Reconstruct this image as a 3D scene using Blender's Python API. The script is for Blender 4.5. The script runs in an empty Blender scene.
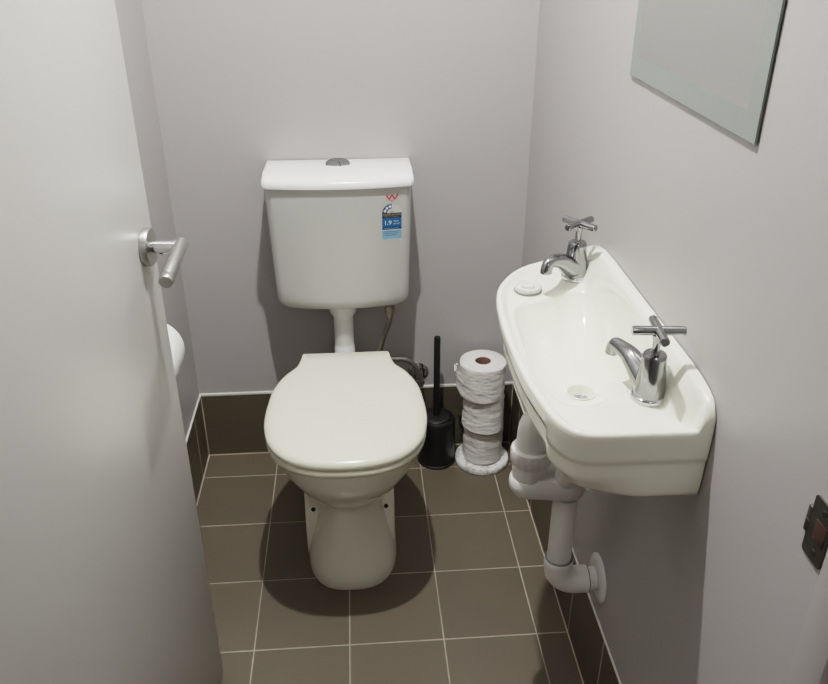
import bpy, bmesh, math, random
from mathutils import Vector, Matrix
from math import sin, cos, pi, radians

random.seed(7)
scene = bpy.context.scene
COL = scene.collection

# ------------------------------------------------------------------ room numbers (metres)
T = 0.2            # floor tile
W = 0.8707         # room width
R1 = 0.1076        # depth of the cut tile row by the back wall
SKH = 0.1968       # height of the tile skirting
CEIL = 2.12
YF = -1.40         # inner face of the door wall

# ------------------------------------------------------------------ materials
def lin(c):
    c = c / 255.0
    return c / 12.92 if c <= 0.04045 else ((c + 0.055) / 1.055) ** 2.4

def rgb(r, g, b):
    return (lin(r), lin(g), lin(b), 1.0)

def mul(c, k):
    return (c[0] * k, c[1] * k, c[2] * k, 1.0)

class NT:
    def __init__(self, name):
        self.m = bpy.data.materials.new(name)
        self.m.use_nodes = True
        self.t = self.m.node_tree
        self.b = self.t.nodes['Principled BSDF']
    def n(self, kind, **kw):
        x = self.t.nodes.new(kind)
        for k, v in kw.items():
            setattr(x, k, v)
        return x
    def l(self, a, b):
        self.t.links.new(a, b)
    def math(self, op, a, b=None, c=None):
        x = self.n('ShaderNodeMath', operation=op)
        for i, v in enumerate((a, b, c)):
            if v is None:
                continue
            if hasattr(v, 'is_output'):
                self.l(v, x.inputs[i])
            else:
                x.inputs[i].default_value = v
        return x.outputs[0]
    def mix(self, fac, a, b):
        x = self.n('ShaderNodeMix', data_type='RGBA')
        for i, v in ((0, fac), (6, a), (7, b)):
            if hasattr(v, 'is_output'):
                self.l(v, x.inputs[i])
            else:
                x.inputs[i].default_value = v
        return x.outputs[2]
    def coords(self):
        return self.n('ShaderNodeTexCoord').outputs['Object']
    def noise(self, vec, scale, detail=3.0, rough=0.5):
        x = self.n('ShaderNodeTexNoise')
        x.inputs['Scale'].default_value = scale
        x.inputs['Detail'].default_value = detail
        x.inputs['Roughness'].default_value = rough
        self.l(vec, x.inputs['Vector'])
        return x.outputs['Fac']
    def bump(self, h, strength, dist=0.001):
        x = self.n('ShaderNodeBump')
        x.inputs['Strength'].default_value = strength
        x.inputs['Distance'].default_value = dist
        self.l(h, x.inputs['Height'])
        self.l(x.outputs['Normal'], self.b.inputs['Normal'])

def plain(name, col, rough=0.4, metal=0.0, vary=0.04, scale=12.0, bump=0.0, bscale=60.0, spec=0.5, coat=0.0):
    k = NT(name)
    co = k.coords()
    f = k.noise(co, scale)
    k.l(k.mix(f, mul(col, 1 - vary), mul(col, 1 + vary)), k.b.inputs['Base Color'])
    k.b.inputs['Roughness'].default_value = rough
    k.b.inputs['Metallic'].default_value = metal
    k.b.inputs['Specular IOR Level'].default_value = spec
    k.b.inputs['Coat Weight'].default_value = coat
    k.b.inputs['Coat Roughness'].default_value = 0.05
    if bump:
        k.bump(k.noise(co, bscale), bump)
    return k.m

def tile_material(name, axes, lo=rgb(88, 80, 70), hi=rgb(190, 182, 166), wide=0.0):
    """brown tile with pale grout; axes lists (axis, offset, pitch) of the joint families"""
    k = NT(name)
    co = k.coords()
    sep = k.n('ShaderNodeSeparateXYZ')
    k.l(co, sep.inputs[0])
    near = None
    cells = []
    for ax, off, pitch in axes:
        v = k.math('DIVIDE', k.math('ADD', sep.outputs[ax], off), pitch)
        fr = k.math('FRACT', v)
        d = k.math('MULTIPLY', k.math('MINIMUM', fr, k.math('SUBTRACT', 1.0, fr)), pitch)
        near = d if near is None else k.math('MINIMUM', near, d)
        cells.append(k.math('FLOOR', v))
    wob = k.math('MULTIPLY', k.math('SUBTRACT', k.noise(co, 40.0), 0.5), 0.0012)
    near = k.math('ADD', near, wob)
    mr = k.n('ShaderNodeMapRange')
    mr.interpolation_type = 'SMOOTHSTEP'
    mr.inputs['From Min'].default_value = 0.0009 + wide
    mr.inputs['From Max'].default_value = 0.0019 + wide
    mr.inputs['To Min'].default_value = 1.0
    mr.inputs['To Max'].default_value = 0.0
    k.l(near, mr.inputs['Value'])
    mask = mr.outputs[0]
    # tile to tile tone
    cv = k.n('ShaderNodeCombineXYZ')
    for i, c in enumerate(cells):
        k.l(c, cv.inputs[i])
    wn = k.n('ShaderNodeTexWhiteNoise')
    k.l(cv.outputs[0], wn.inputs['Vector'])
    base = rgb(93, 86, 74)
    tone = k.mix(wn.outputs['Value'], mul(base, 0.93), mul(base, 1.07))
    cloud = k.noise(co, 9.0, 5.0)
    fine = k.noise(co, 160.0, 2.0)
    tone = k.mix(k.math('MULTIPLY', cloud, 0.35), tone, mul(base, 0.72))
    tone = k.mix(k.math('MULTIPLY', fine, 0.18), tone, mul(base, 1.25))
    grout = k.mix(k.noise(co, 7.0, 4.0), lo, hi)
    k.l(k.mix(mask, tone, grout), k.b.inputs['Base Color'])
    ro = k.math('ADD', k.math('MULTIPLY', mask, 0.35), k.math('ADD', 0.36, k.math('MULTIPLY', cloud, 0.12)))
    k.l(ro, k.b.inputs['Roughness'])
    k.bump(k.math('ADD', k.math('MULTIPLY', mask, -1.0), k.math('MULTIPLY', fine, 0.08)), 0.5, 0.0008)
    return k.m

def marble():
    k = NT('white_marble')
    co = k.coords()
    n = k.noise(co, 18.0, 8.0, 0.65)
    v = k.math('ABSOLUTE', k.math('SUBTRACT', n, 0.5))
    mr = k.n('ShaderNodeMapRange')
    mr.inputs['From Max'].default_value = 0.06
    k.l(v, mr.inputs['Value'])
    k.l(k.mix(mr.outputs[0], rgb(168, 168, 168), rgb(232, 231, 228)), k.b.inputs['Base Color'])
    k.b.inputs['Roughness'].default_value = 0.25
    return k.m

def paper():
    k = NT('toilet_paper')
    co = k.coords()
    f = k.noise(co, 30.0)
    k.l(k.mix(f, rgb(218, 216, 212), rgb(236, 234, 230)), k.b.inputs['Base Color'])
    k.b.inputs['Roughness'].default_value = 0.95
    k.b.inputs['Specular IOR Level'].default_value = 0.1
    mp = k.n('ShaderNodeMapping')
    mp.inputs['Scale'].default_value = (1, 1, 2.6)
    k.l(co, mp.inputs[0])
    k.bump(k.math('ADD', k.noise(mp.outputs[0], 45.0, 3.0), k.math('MULTIPLY', k.noise(co, 420.0, 1.0), 0.25)), 0.9, 0.0035)
    return k.m

def brushed():
    k = NT('brushed_steel')
    co = k.coords()
    mp = k.n('ShaderNodeMapping')
    mp.inputs['Scale'].default_value = (4, 1, 40)
    k.l(co, mp.inputs[0])
    f = k.noise(mp.outputs[0], 60.0)
    k.l(k.mix(f, rgb(150, 149, 147), rgb(196, 195, 192)), k.b.inputs['Base Color'])
    k.b.inputs['Metallic'].default_value = 1.0
    k.b.inputs['Roughness'].default_value = 0.33
    return k.m

def glow(name, col, strength):
    k = NT(name)
    f = k.noise(k.coords(), 8.0)
    k.l(k.mix(f, mul(col, 0.99), col), k.b.inputs['Emission Color'])
    k.b.inputs['Emission Strength'].default_value = strength
    k.b.inputs['Base Color'].default_value = (0.9, 0.9, 0.9, 1)
    return k.m

M = dict(
    wall=plain('wall_paint', rgb(166, 163, 163), 0.42, vary=0.012, scale=2.0, bump=0.06, bscale=220, spec=0.45),
    hall=plain('hall_paint', rgb(176, 172, 170), 0.6, vary=0.02, scale=2.0),
    ceiling=plain('ceiling_paint', rgb(222, 220, 217), 0.7, vary=0.01),
    door=plain('door_gloss_paint', rgb(190, 188, 185), 0.3, vary=0.012, scale=3.0, bump=0.035, bscale=45),
    frame=plain('frame_gloss_paint', rgb(205, 201, 198), 0.35, vary=0.01),
    floor=tile_material('floor_tiles', [(0, 0.0, T), (1, R1 + 20 * T, T)]),
    skx=tile_material('skirting_tiles_back', [(0, 0.0, T)], rgb(150, 142, 128), rgb(215, 206, 188), 0.0004),
    sky=tile_material('skirting_tiles_side', [(1, R1 + 20 * T, T)], rgb(170, 162, 146), rgb(225, 216, 198), 0.0008),
    caulk=plain('white_caulk', rgb(225, 222, 216), 0.5),
    grout=plain('corner_grout', rgb(176, 164, 146), 0.8, vary=0.25, scale=30),
    ceramic=plain('cream_ceramic', rgb(234, 234, 219), 0.10, vary=0.008, coat=0.3),
    plastic=plain('white_plastic', rgb(216, 217, 214), 0.22, vary=0.008),
    cistp=plain('shaded_white_plastic', rgb(190, 191, 187), 0.22, vary=0.008),  # white plastic greyed: shade of the cistern front put into its colour
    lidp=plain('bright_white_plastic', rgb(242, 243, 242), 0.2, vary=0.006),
    seatp=plain('cream_seat_plastic', rgb(226, 224, 205), 0.2, vary=0.008),
    pvc=plain('pvc_pipe', rgb(222, 221, 217), 0.28, vary=0.012),
    dark=plain('dark_gap', rgb(38, 36, 34), 0.7),
    grey=plain('grey_seal', rgb(120, 124, 124), 0.6),
    black=plain('black_plastic', rgb(30, 30, 31), 0.38, vary=0.1),
    blackm=plain('black_matt_plastic', rgb(26, 26, 27), 0.5, vary=0.1, bump=0.1),
    chrome=plain('chrome', rgb(205, 206, 208), 0.07, metal=1.0, vary=0.01),
    chromed=plain('tap_chrome', rgb(150, 151, 154), 0.12, metal=1.0, vary=0.01),  # chrome with dark reflections put into its base colour
    braid=plain('braided_hose', rgb(140, 136, 130), 0.4, metal=0.8, vary=0.3, scale=400, bump=0.5, bscale=500),
    steel=brushed(),
    brass=plain('worn_strike_steel', rgb(104, 102, 98), 0.5, metal=1.0, vary=0.2, scale=80),
    hole=plain('rusty_recess', rgb(58, 38, 30), 0.8, vary=0.3, scale=60),
    mirror=plain('mirror_silver', rgb(222, 226, 222), 0.015, metal=1.0, vary=0.004),
    frost=plain('frosted_mirror_border', rgb(139, 146, 142), 0.45, metal=0.25, vary=0.02),
    glassedge=plain('glass_edge', rgb(110, 120, 115), 0.2, vary=0.05),
    marble=marble(),
    paper=paper(),
    board=plain('cardboard_core', rgb(132, 104, 90), 0.9, vary=0.12, scale=60),
    red=plain('logo_red', rgb(190, 52, 66), 0.5),
    blue=plain('sticker_blue', rgb(32, 96, 150), 0.35),
    navy=plain('sticker_navy', rgb(26, 66, 120), 0.35),
    pale=plain('sticker_pale_blue', rgb(128, 172, 200), 0.4),
    blank=plain('sticker_blank', rgb(196, 198, 194), 0.4),
    ink=plain('sticker_ink', rgb(46, 44, 42), 0.5),
    white=plain('sticker_white', rgb(235, 236, 236), 0.4),
    tan=plain('sticker_tan', rgb(170, 158, 140), 0.5),
    bulb=glow('light_diffuser', (1.0, 0.985, 0.955, 1), 1.0),
)

# ------------------------------------------------------------------ mesh helpers
def link(name, bm, mat, parent=None, smooth=True, angle=40, wn=False):
    me = bpy.data.meshes.new(name)
    bmesh.ops.remove_doubles(bm, verts=bm.verts, dist=1e-6)
    bmesh.ops.recalc_face_normals(bm, faces=bm.faces)
    bm.to_mesh(me)
    bm.free()
    mats = mat if isinstance(mat, (list, tuple)) else [mat]
    for m in mats:
        me.materials.append(M[m])
    if smooth:
        me.shade_smooth()
        me.set_sharp_from_angle(angle=radians(angle))
    o = bpy.data.objects.new(name, me)
    COL.objects.link(o)
    if parent:
        o.parent = parent
    return o

def tag(o, label=None, cat=None, group=None, kind=None):
    if label: o['label'] = label
    if cat: o['category'] = cat
    if group: o['group'] = group
    if kind: o['kind'] = kind
    return o

def thing(name, label, cat, loc=(0, 0, 0), group=None):
    o = bpy.data.objects.new(name, None)
    o.empty_display_size = 0.05
    COL.objects.link(o)
    o.location = loc
    return tag(o, label, cat, group)

def put(o):
    """world-built child of an Empty that is not at the origin: move the mesh into the parent's frame"""
    o.data.transform(Matrix.Translation(-o.parent.location))
    return o

def box(bm, x0, x1, y0, y1, z0, z1, bevel=0.0, seg=2, mat=0):
    vs = [bm.verts.new((x, y, z)) for z in (z0, z1) for x, y in ((x0, y0), (x1, y0), (x1, y1), (x0, y1))]
    fs = [bm.faces.new([vs[i] for i in f]) for f in ((3, 2, 1, 0), (4, 5, 6, 7), (0, 1, 5, 4), (1, 2, 6, 5), (2, 3, 7, 6), (3, 0, 4, 7))]
    for f in fs:
        f.material_index = mat
    if bevel:
        es = list({e for f in fs for e in f.edges})
        r = bmesh.ops.bevel(bm, geom=es, offset=bevel, segments=seg, affect='EDGES', profile=0.5)
        for f in r['faces']:
            f.material_index = mat
    return fs

def loft(bm, rings, cap0=True, cap1=True, closed=True, mat=0):
    rv = [[bm.verts.new(p) for p in r] for r in rings]
    n = len(rv[0])
    for a, b in zip(rv, rv[1:]):
        for i in range(n if closed else n - 1):
            j = (i + 1) % n
            f = bm.faces.new((a[i], a[j], b[j], b[i]))
            f.material_index = mat
    if cap0:
        bm.faces.new(rv[0][::-1]).material_index = mat
    if cap1:
        bm.faces.new(rv[-1]).material_index = mat
    return rv

def fan_cap(bm, ring, p, mat=0):
    c = bm.verts.new(p)
    n = len(ring)
    for i in range(n):
        bm.faces.new((ring[i], ring[(i + 1) % n], c)).material_index = mat

def frame_of(d):
    d = Vector(d).normalized()
    u = d.orthogonal().normalized() if abs(d.z) > 0.95 else Vector((0, 0, 1)).cross(d).normalized()
    return d, u, d.cross(u).normalized()

def lathe(bm, prof, origin=(0, 0, 0), axis=(0, 0, 1), n=40, mat=0, cap0=True, cap1=True):
    """prof: (radius, distance along axis)"""
    d, u, v = frame_of(axis)
    o = Vector(origin)
    rings = []
    for r, h in prof:
        r = max(r, 1e-5)
        rings.append([o + d * h + (u * cos(2 * pi * i / n) + v * sin(2 * pi * i / n)) * r for i in range(n)])
    return loft(bm, rings, cap0, cap1, mat=mat)

def tube(bm, pts, rad, n=20, mat=0, squash=None):
    pts = [Vector(p) for p in pts]
    rads = rad if isinstance(rad, (list, tuple)) else [rad] * len(pts)
    rings = []
    u = None
    for i, p in enumerate(pts):
        a = pts[max(i - 1, 0)]
        b = pts[min(i + 1, len(pts) - 1)]
        d = (b - a).normalized()
        if u is None:
            _, u, _ = frame_of(d)
        u = (u - d * u.dot(d)).normalized()
        v = d.cross(u)
        k = squash[i] if squash else 1.0
        rings.append([p + (u * cos(2 * pi * j / n) + v * sin(2 * pi * j / n) * k) * rads[i] for j in range(n)])
    return loft(bm, rings, mat=mat)

def smooth_path(pts, n=8):
    pts = [Vector(p) for p in pts]
    out = []
    for i in range(len(pts) - 1):
        p0 = pts[max(i - 1, 0)]; p1 = pts[i]; p2 = pts[i + 1]; p3 = pts[min(i + 2, len(pts) - 1)]
        for k in range(n):
            t = k / n
            out.append(0.5 * ((2 * p1) + (p2 - p0) * t + (2 * p0 - 5 * p1 + 4 * p2 - p3) * t * t + (3 * p1 - p0 - 3 * p2 + p3) * t ** 3))
    out.append(pts[-1])
    return out

def closed_curve(pts, n):
    """closed Catmull-Rom through 2-D pts, resampled to n even steps"""
    m = len(pts)
    dense = []
    for i in range(m):
        p0, p1, p2, p3 = (Vector(pts[(i + k - 1) % m]) for k in range(4))
        for s in range(24):
            t = s / 24
            dense.append(0.5 * ((2 * p1) + (p2 - p0) * t + (2 * p0 - 5 * p1 + 4 * p2 - p3) * t * t + (3 * p1 - p0 - 3 * p2 + p3) * t ** 3))
    return resample(dense, n)

def resample(poly, n):
    m = len(poly)
    L = [0.0]
    for i in range(m):
        L.append(L[-1] + (poly[(i + 1) % m] - poly[i]).length)
    out = []
    k = 0
    for s in range(n):
        d = L[-1] * s / n
        while L[k + 1] < d:
            k += 1
        t = (d - L[k]) / max(L[k + 1] - L[k], 1e-9)
        out.append(poly[k] * (1 - t) + poly[(k + 1) % m] * t)
    return out

def sstep(a, b, x):
    t = min(max((x - a) / (b - a), 0.0), 1.0)
    return t * t * (3 - 2 * t)

def lerp_table(tab, x):
    if x <= tab[0][0]:
        return tab[0][1]
    for (a, va), (b, vb) in zip(tab, tab[1:]):
        if x <= b:
            t = (x - a) / (b - a)
            return va + (vb - va) * t
    return tab[-1][1]

def text_mesh(bm, s, size, origin, ux, uz, mat=0, align='CENTER'):
    """flat built-in lettering laid on a plane spanned by ux, uz"""
    cu = bpy.data.curves.new('lettering', 'FONT')
    cu.body = s
    cu.size = size
    cu.align_x = align
    cu.fill_mode = 'FRONT'
    cu.resolution_u = 3
    o = bpy.data.objects.new('lettering', cu)
    COL.objects.link(o)
    dg = bpy.context.evaluated_depsgraph_get()
    me = bpy.data.meshes.new_from_object(o.evaluated_get(dg))
    O, ux, uz = Vector(origin), Vector(ux), Vector(uz)
    vs = [bm.verts.new(O + ux * v.co.x + uz * v.co.y) for v in me.vertices]
    for p in me.polygons:
        try:
            bm.faces.new([vs[i] for i in p.vertices]).material_index = mat
        except ValueError:
            pass
    bpy.data.objects.remove(o)
    bpy.data.curves.remove(cu)
    bpy.data.meshes.remove(me)

# ------------------------------------------------------------------ the setting
def struct(name, mat, *boxes, bevel=0.0):
    bm = bmesh.new()
    for b in boxes:
        box(bm, *b, bevel=bevel)
    return tag(link(name, bm, mat, smooth=False), kind='structure')

HX0, HX1, HY = -0.75, 1.95, -3.1
struct('floor', 'floor', (HX0 - 0.1, HX1 + 0.1, HY - 0.1, 0.1, -0.08, 0.0))
struct('ceiling', 'ceiling', (HX0 - 0.1, HX1 + 0.1, HY - 0.1, 0.1, CEIL, CEIL + 0.08))
struct('wall_back', 'wall', (-0.1, W + 0.1, 0.0, 0.1, 0.0, CEIL))
struct('wall_left', 'wall', (-0.1, 0.0, YF - 0.1, 0.0, 0.0, CEIL))
struct('wall_right', 'wall', (W, W + 0.1, YF - 0.1, 0.0, 0.0, CEIL))
struct('wall_front', 'wall', (0.0, 0.075, YF - 0.1, YF, 0.0, 2.06), (0.0, W, YF - 0.1, YF, 2.06, CEIL))
struct('wall_hall_left', 'hall', (HX0 - 0.1, HX0, HY, YF, 0.0, CEIL))
struct('wall_hall_right', 'hall', (HX1, HX1 + 0.1, HY, YF, 0.0, CEIL))
struct('wall_hall_back', 'hall', (HX0, HX1, HY - 0.1, HY, 0.0, CEIL))
struct('wall_hall_front_left', 'hall', (HX0, -0.1, YF - 0.1, YF, 0.0, CEIL))
struct('wall_hall_front_right', 'hall', (W + 0.1, HX1, YF - 0.1, YF, 0.0, CEIL))

TK = 0.003
struct('baseboard_back', 'skx', (TK, W - TK, -TK, 0.0, 0.0, SKH))
struct('baseboard_left', 'sky', (0.0, TK, YF, 0.0, 0.0, SKH))
struct('baseboard_right', 'sky', (W - TK, W, -1.372, 0.0, 0.0, SKH))

def caulk(name, pts, z):
    bm = bmesh.new()
    box(bm, *pts, bevel=0.002, seg=2)
    return tag(link(name, bm, 'caulk'), kind='structure')
CK = 0.0085
caulk('trim_1', (0.0, W, -TK - 0.0015, 0.0, SKH - 0.0005, SKH + CK), 0)
caulk('trim_2', (0.0, TK + 0.0015, YF, -TK, SKH - 0.0005, SKH + CK * 0.8), 0)
caulk('trim_3', (W - TK - 0.0008, W, -1.372, -TK, SKH - 0.0005, SKH + CK * 0.6), 0)
# grout in the two back corners and along the foot of the skirting
bm = bmesh.new()
g = 0.0022
box(bm, TK - 0.001, TK + g, -TK - g, -TK + 0.001, 0.0, SKH)
box(bm, W - TK - g, W - TK + 0.001, -TK - g, -TK + 0.001, 0.0, SKH)
box(bm, TK, W - TK, -TK - g, -TK + 0.001, 0.0, g)
box(bm, TK - 0.001, TK + g, YF, -TK, 0.0, g)
box(bm, W - TK - g, W - TK + 0.001, -1.372, -TK, 0.0, g)
tag(link('trim_4', bm, 'grout', smooth=False), kind='structure')

# door frame on the latch side with its stop, head and hinge jamb
bm = bmesh.new()
box(bm, W - 0.010, W, -1.43, -1.386, 0.0, 2.045, bevel=0.002)
tag(link('trim_5', bm, 'wall'), kind='structure')
bm = bmesh.new()
box(bm, 0.075, 0.09, YF - 0.1, YF + 0.002, 0.0, 2.06, bevel=0.002)
box(bm, 0.09, W, YF - 0.1, YF + 0.002, 2.045, 2.06, bevel=0.002)
tag(link('trim_6', bm, 'frame'), kind='structure')

# ------------------------------------------------------------------ the open door
DH = Vector((0.098, -1.418, 0.0))            # hinge side of the visible face
DE = Vector((0.145, -0.764, 0.0))            # free edge of the visible face
dv = (DE - DH); DL = dv.length
ang = math.atan2(dv.y, dv.x)
door = None
bm = bmesh.new()
box(bm, 0.0, DL, 0.0, 0.036, 0.008, 2.038, bevel=0.0015, seg=2)
door = link('door_1', bm, 'door')
tag(door, 'white painted flush door standing open along the left wall', 'door', kind='structure')
door.location = DH
door.rotation_euler = (0, 0, ang)
# local frame: +x to the free edge, -y out of the visible face
hx, hz = DL - 0.043, 0.943
handle = bpy.data.objects.new('door_handle', None); COL.objects.link(handle)
handle.parent = door
handle.location = (hx, 0, hz)
handle['label'] = 'brushed steel lever handle with round rose'
def hpart(name, bm, mat='steel'):
    return link(name, bm, mat, handle)
bm = bmesh.new()
lathe(bm, [(0.0265, 0.0), (0.0275, 0.001), (0.0275, 0.009), (0.0262, 0.0108), (0.012, 0.011)], axis=(0, -1, 0), n=48)
hpart('rose', bm)
bm = bmesh.new()
lathe(bm, [(0.0085, 0.010), (0.0085, 0.0135), (0.0098, 0.0145), (0.0098, 0.048)], axis=(0, -1, 0), n=32)
hpart('neck', bm, 'chrome')
bm = bmesh.new()
lathe(bm, [(0.0014, 0.0), (0.0026, 0.0001), (0.0026, 0.0008), (0.0, 0.0009)], origin=(-0.004, -0.024, -0.0088), axis=(-0.4, 0, -0.9), n=12)
hpart('grub_screw', bm, 'dark')
bm = bmesh.new()
lathe(bm, [(0.0078, -0.0120), (0.0098, -0.0110), (0.0101, -0.0095), (0.0101, 0.079), (0.0096, 0.0805), (0.0096, 0.082), (0.0101, 0.0835), (0.0101, 0.092), (0.0091, 0.0935)],
      origin=(0, -0.0500, 0.0), axis=(-1, -0.03, -0.16), n=36)
hpart('lever_grip', bm)
bm = bmesh.new()
box(bm, DL - 0.001, DL + 0.0012, 0.007, 0.029, hz - 0.075, hz + 0.075, bevel=0.0008)
box(bm, DL, DL + 0.009, 0.011, 0.024, hz - 0.009, hz + 0.009, bevel=0.002)
link('latch_plate', bm, 'steel', door)

# ------------------------------------------------------------------ strike plate on the latch jamb
SX = W
sp = thing('strike_plate', 'small worn metal strike plate on the door jamb at far right', 'strike plate', (SX, -1.358, 0.85))
bm = bmesh.new()
hw, hh = 0.0165, 0.0335
pts = []
for cx, cz, a0 in ((hw - 0.004, hh - 0.004, 0), (-hw + 0.004, hh - 0.004, 90), (-hw + 0.004, -hh + 0.004, 180), (hw - 0.004, -hh + 0.004, 270)):
    for k in range(5):
        a = radians(a0 + k * 22.5)
        pts.append((cx + 0.004 * cos(a), cz + 0.004 * sin(a)))
loft(bm, [[Vector((0, u, w)) for u, w in pts], [Vector((-0.002, u, w)) for u, w in pts]])
tube(bm, [(-0.001, hw - 0.002, 0.0), (-0.0015, hw + 0.004, 0.0), (0.0012, hw + 0.0075, 0.0)], 0.0012, n=8)
box(bm, -0.002, 0.0, hw - 0.002, hw + 0.006, -0.014, 0.016, bevel=0.0006)
link('plate', bm, 'brass', sp)
bm = bmesh.new()
box(bm, -0.0026, -0.0018, -0.0125, 0.0055, -0.011, 0.012, bevel=0.0003)
link('latch_hole', bm, 'hole', sp)['label'] = 'rust brown latch hole'
for s in (-1, 1):
    bm = bmesh.new()
    lathe(bm, [(0.0036, 0.0), (0.0034, 0.0009), (0.0012, 0.0012), (0.0008, 0.0006)], origin=(-0.0019, -0.002, s * 0.0235), axis=(-1, 0, 0), n=16)
    link('screw', bm, 'dark', sp)

# ------------------------------------------------------------------ frameless mirror on the right wall
my0, my1, mz0, mz1, mt = -1.096, -0.672, 1.148, 1.70, 0.0042
mir = thing('wall_mirror', 'rectangular mirror with a frosted glass border on the right wall above the basin', 'mirror', (W, 0.5 * (my0 + my1), mz0))
bm = bmesh.new()
bx = 0.03
xf = W - mt
def quad(bm, pts, mat=0):
    f = bm.faces.new([bm.verts.new(p) for p in pts]); f.material_index = mat
box(bm, xf + 0.0002, xf + 0.0030, my0, my1, mz0, mz1, bevel=0.0006, seg=1)
box(bm, xf + 0.0030, W - 0.0003, my0 + 0.05, my1 - 0.05, mz0 + 0.05, mz1 - 0.05)
put(link('glass_backing', bm, 'glassedge', mir))
bm = bmesh.new()
out = [(my0 + 0.001, mz0 + 0.001), (my1 - 0.001, mz0 + 0.001), (my1 - 0.001, mz1 - 0.001), (my0 + 0.001, mz1 - 0.001)]
inn = [(my0 + bx, mz0 + bx), (my1 - bx, mz0 + bx), (my1 - bx, mz1 - bx), (my0 + bx, mz1 - bx)]
for i in range(4):
    j = (i + 1) % 4
    quad(bm, [(xf, *out[i]), (xf, *out[j]), (xf, *inn[j]), (xf, *inn[i])])
put(link('frosted_border', bm, 'frost', mir, smooth=False))['label'] = 'pale frosted glass border'
bm = bmesh.new()
quad(bm, [(xf, *p) for p in inn])
put(link('mirror_pane', bm, 'mirror', mir, smooth=False))

# ------------------------------------------------------------------ toilet
TX = 0.409
toi = thing('toilet', 'white toilet with closed cream seat lid and cistern against the back wall', 'toilet', (TX, -0.30, 0.0))

def tp(name, bm, mat, parent=None, **kw):
    o = link(name, bm, mat, parent or toi, **kw)
    o.data.transform(Matrix.Translation(-toi.location))
    return o

# seat outline, half of it: (offset from the axis, y)
HALF = [(0.0, -0.2165), (0.05, -0.2165), (0.098, -0.2165), (0.1030, -0.2173), (0.1045, -0.222), (0.1065, -0.240), (0.1115, -0.2610), (0.1175, -0.2765), (0.1235, -0.2840), (0.1390, -0.304), (0.1530, -0.3335), (0.1640, -0.373),
        (0.1685, -0.418), (0.1712, -0.462), (0.1695, -0.508), (0.1595, -0.558), (0.1420, -0.595), (0.118, -0.6222), (0.090, -0.6395), (0.060, -0.6500), (0.029, -0.6550), (0.0, -0.6562)]
def mirror_half(h):
    return [Vector((x, y)) for x, y in h] + [Vector((-x, y)) for x, y in h[-2:0:-1]]
def offset(poly, d):
    n = len(poly)
    s = sum(poly[i].x * poly[(i + 1) % n].y - poly[(i + 1) % n].x * poly[i].y for i in range(n))
    sg = 1 if s > 0 else -1
    out = []
    for i in range(n):
        t = (poly[(i + 1) % n] - poly[i - 1]).normalized()
        out.append(poly[i] - Vector((t.y, -t.x)) * sg * d * (0.12 + 0.88 * sstep(-0.24, -0.36, poly[i].y) if d > 0.002 and d < 0.04 else 1.0))   # d > 0 goes inwards
    return out
def dens(poly, n):
    res = []
    m = len(poly)
    for i in range(m):
        p0, p1, p2, p3 = poly[i - 1], poly[i], poly[(i + 1) % m], poly[(i + 2) % m]
        straight = max(p1.y, p2.y) > -0.2225
        for k in range(8):
            t = k / 8
            if straight:
                res.append(p1 * (1 - t) + p2 * t)
            else:
                res.append(0.5 * ((2 * p1) + (p2 - p0) * t + (2 * p0 - 5 * p1 + 4 * p2 - p3) * t * t + (3 * p1 - p0 - 3 * p2 + p3) * t ** 3))
    return resample(res, n)
LIDO = dens(mirror_half(HALF), 240)
cen = Vector((0.0, -0.47))

bm = bmesh.new()
rings = []
def ring(poly, z):
    return [Vector((TX + p.x, p.y, z(p) if callable(z) else z)) for p in poly]
rings.append(ring(offset(LIDO, 0.006), 0.4145))
rings.append(ring(offset(LIDO, 0.0005), 0.4155))
rings.append(ring(LIDO, 0.419))
for k, (d, z) in enumerate(((0.0, 0.4240), (0.0015, 0.4275), (0.005, 0.4308), (0.012, 0.4338), (0.022, 0.4360), (0.034, 0.4372))):
    rings.append(ring(offset(LIDO, d), z))
base = offset(LIDO, 0.034)
for s in (0.85, 0.65, 0.45, 0.25, 0.1):
    rings.append(ring([cen + (p - cen) * s for p in base], 0.4372 + 0.0022 * (1 - s * s)))
rv = loft(bm, rings, cap0=True, cap1=False)
fan_cap(bm, rv[-1], (TX + cen.x, cen.y, 0.4395))
tp('seat_lid', bm, 'seatp', angle=60)

bm = bmesh.new()
SEATO = dens(mirror_half([(x * 0.995, y if y < -0.25 else y - 0.02) for x, y in HALF]), 240)
inner = [Vector((0.62 * 0.17 * cos(a), -0.475 + 0.125 * sin(a))) for a in [2 * pi * i / 160 for i in range(160)]]
loft(bm, [ring(offset(SEATO, 0.004), 0.3965), ring(offset(SEATO, 0.001), 0.398), ring(SEATO, 0.402), ring(offset(SEATO, 0.0005), 0.4085), ring(offset(SEATO, 0.003), 0.4122), ring(offset(SEATO, 0.05), 0.4125)], cap0=True, cap1=True)
tp('seat', bm, 'seatp', angle=50)

for s in (-1, 1):
    bm = bmesh.new()
    lathe(bm, [(0.012, 0.0), (0.013, 0.001), (0.013, 0.034), (0.012, 0.035)], origin=(TX + s * 0.075 - 0.0175, -0.232, 0.402), axis=(1, 0, 0), n=24)
    lathe(bm, [(0.011, 0.0), (0.009, 0.018)], origin=(TX + s * 0.075, -0.232, 0.392), n=20)
    tp('hinge', bm, 'seatp')

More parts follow.
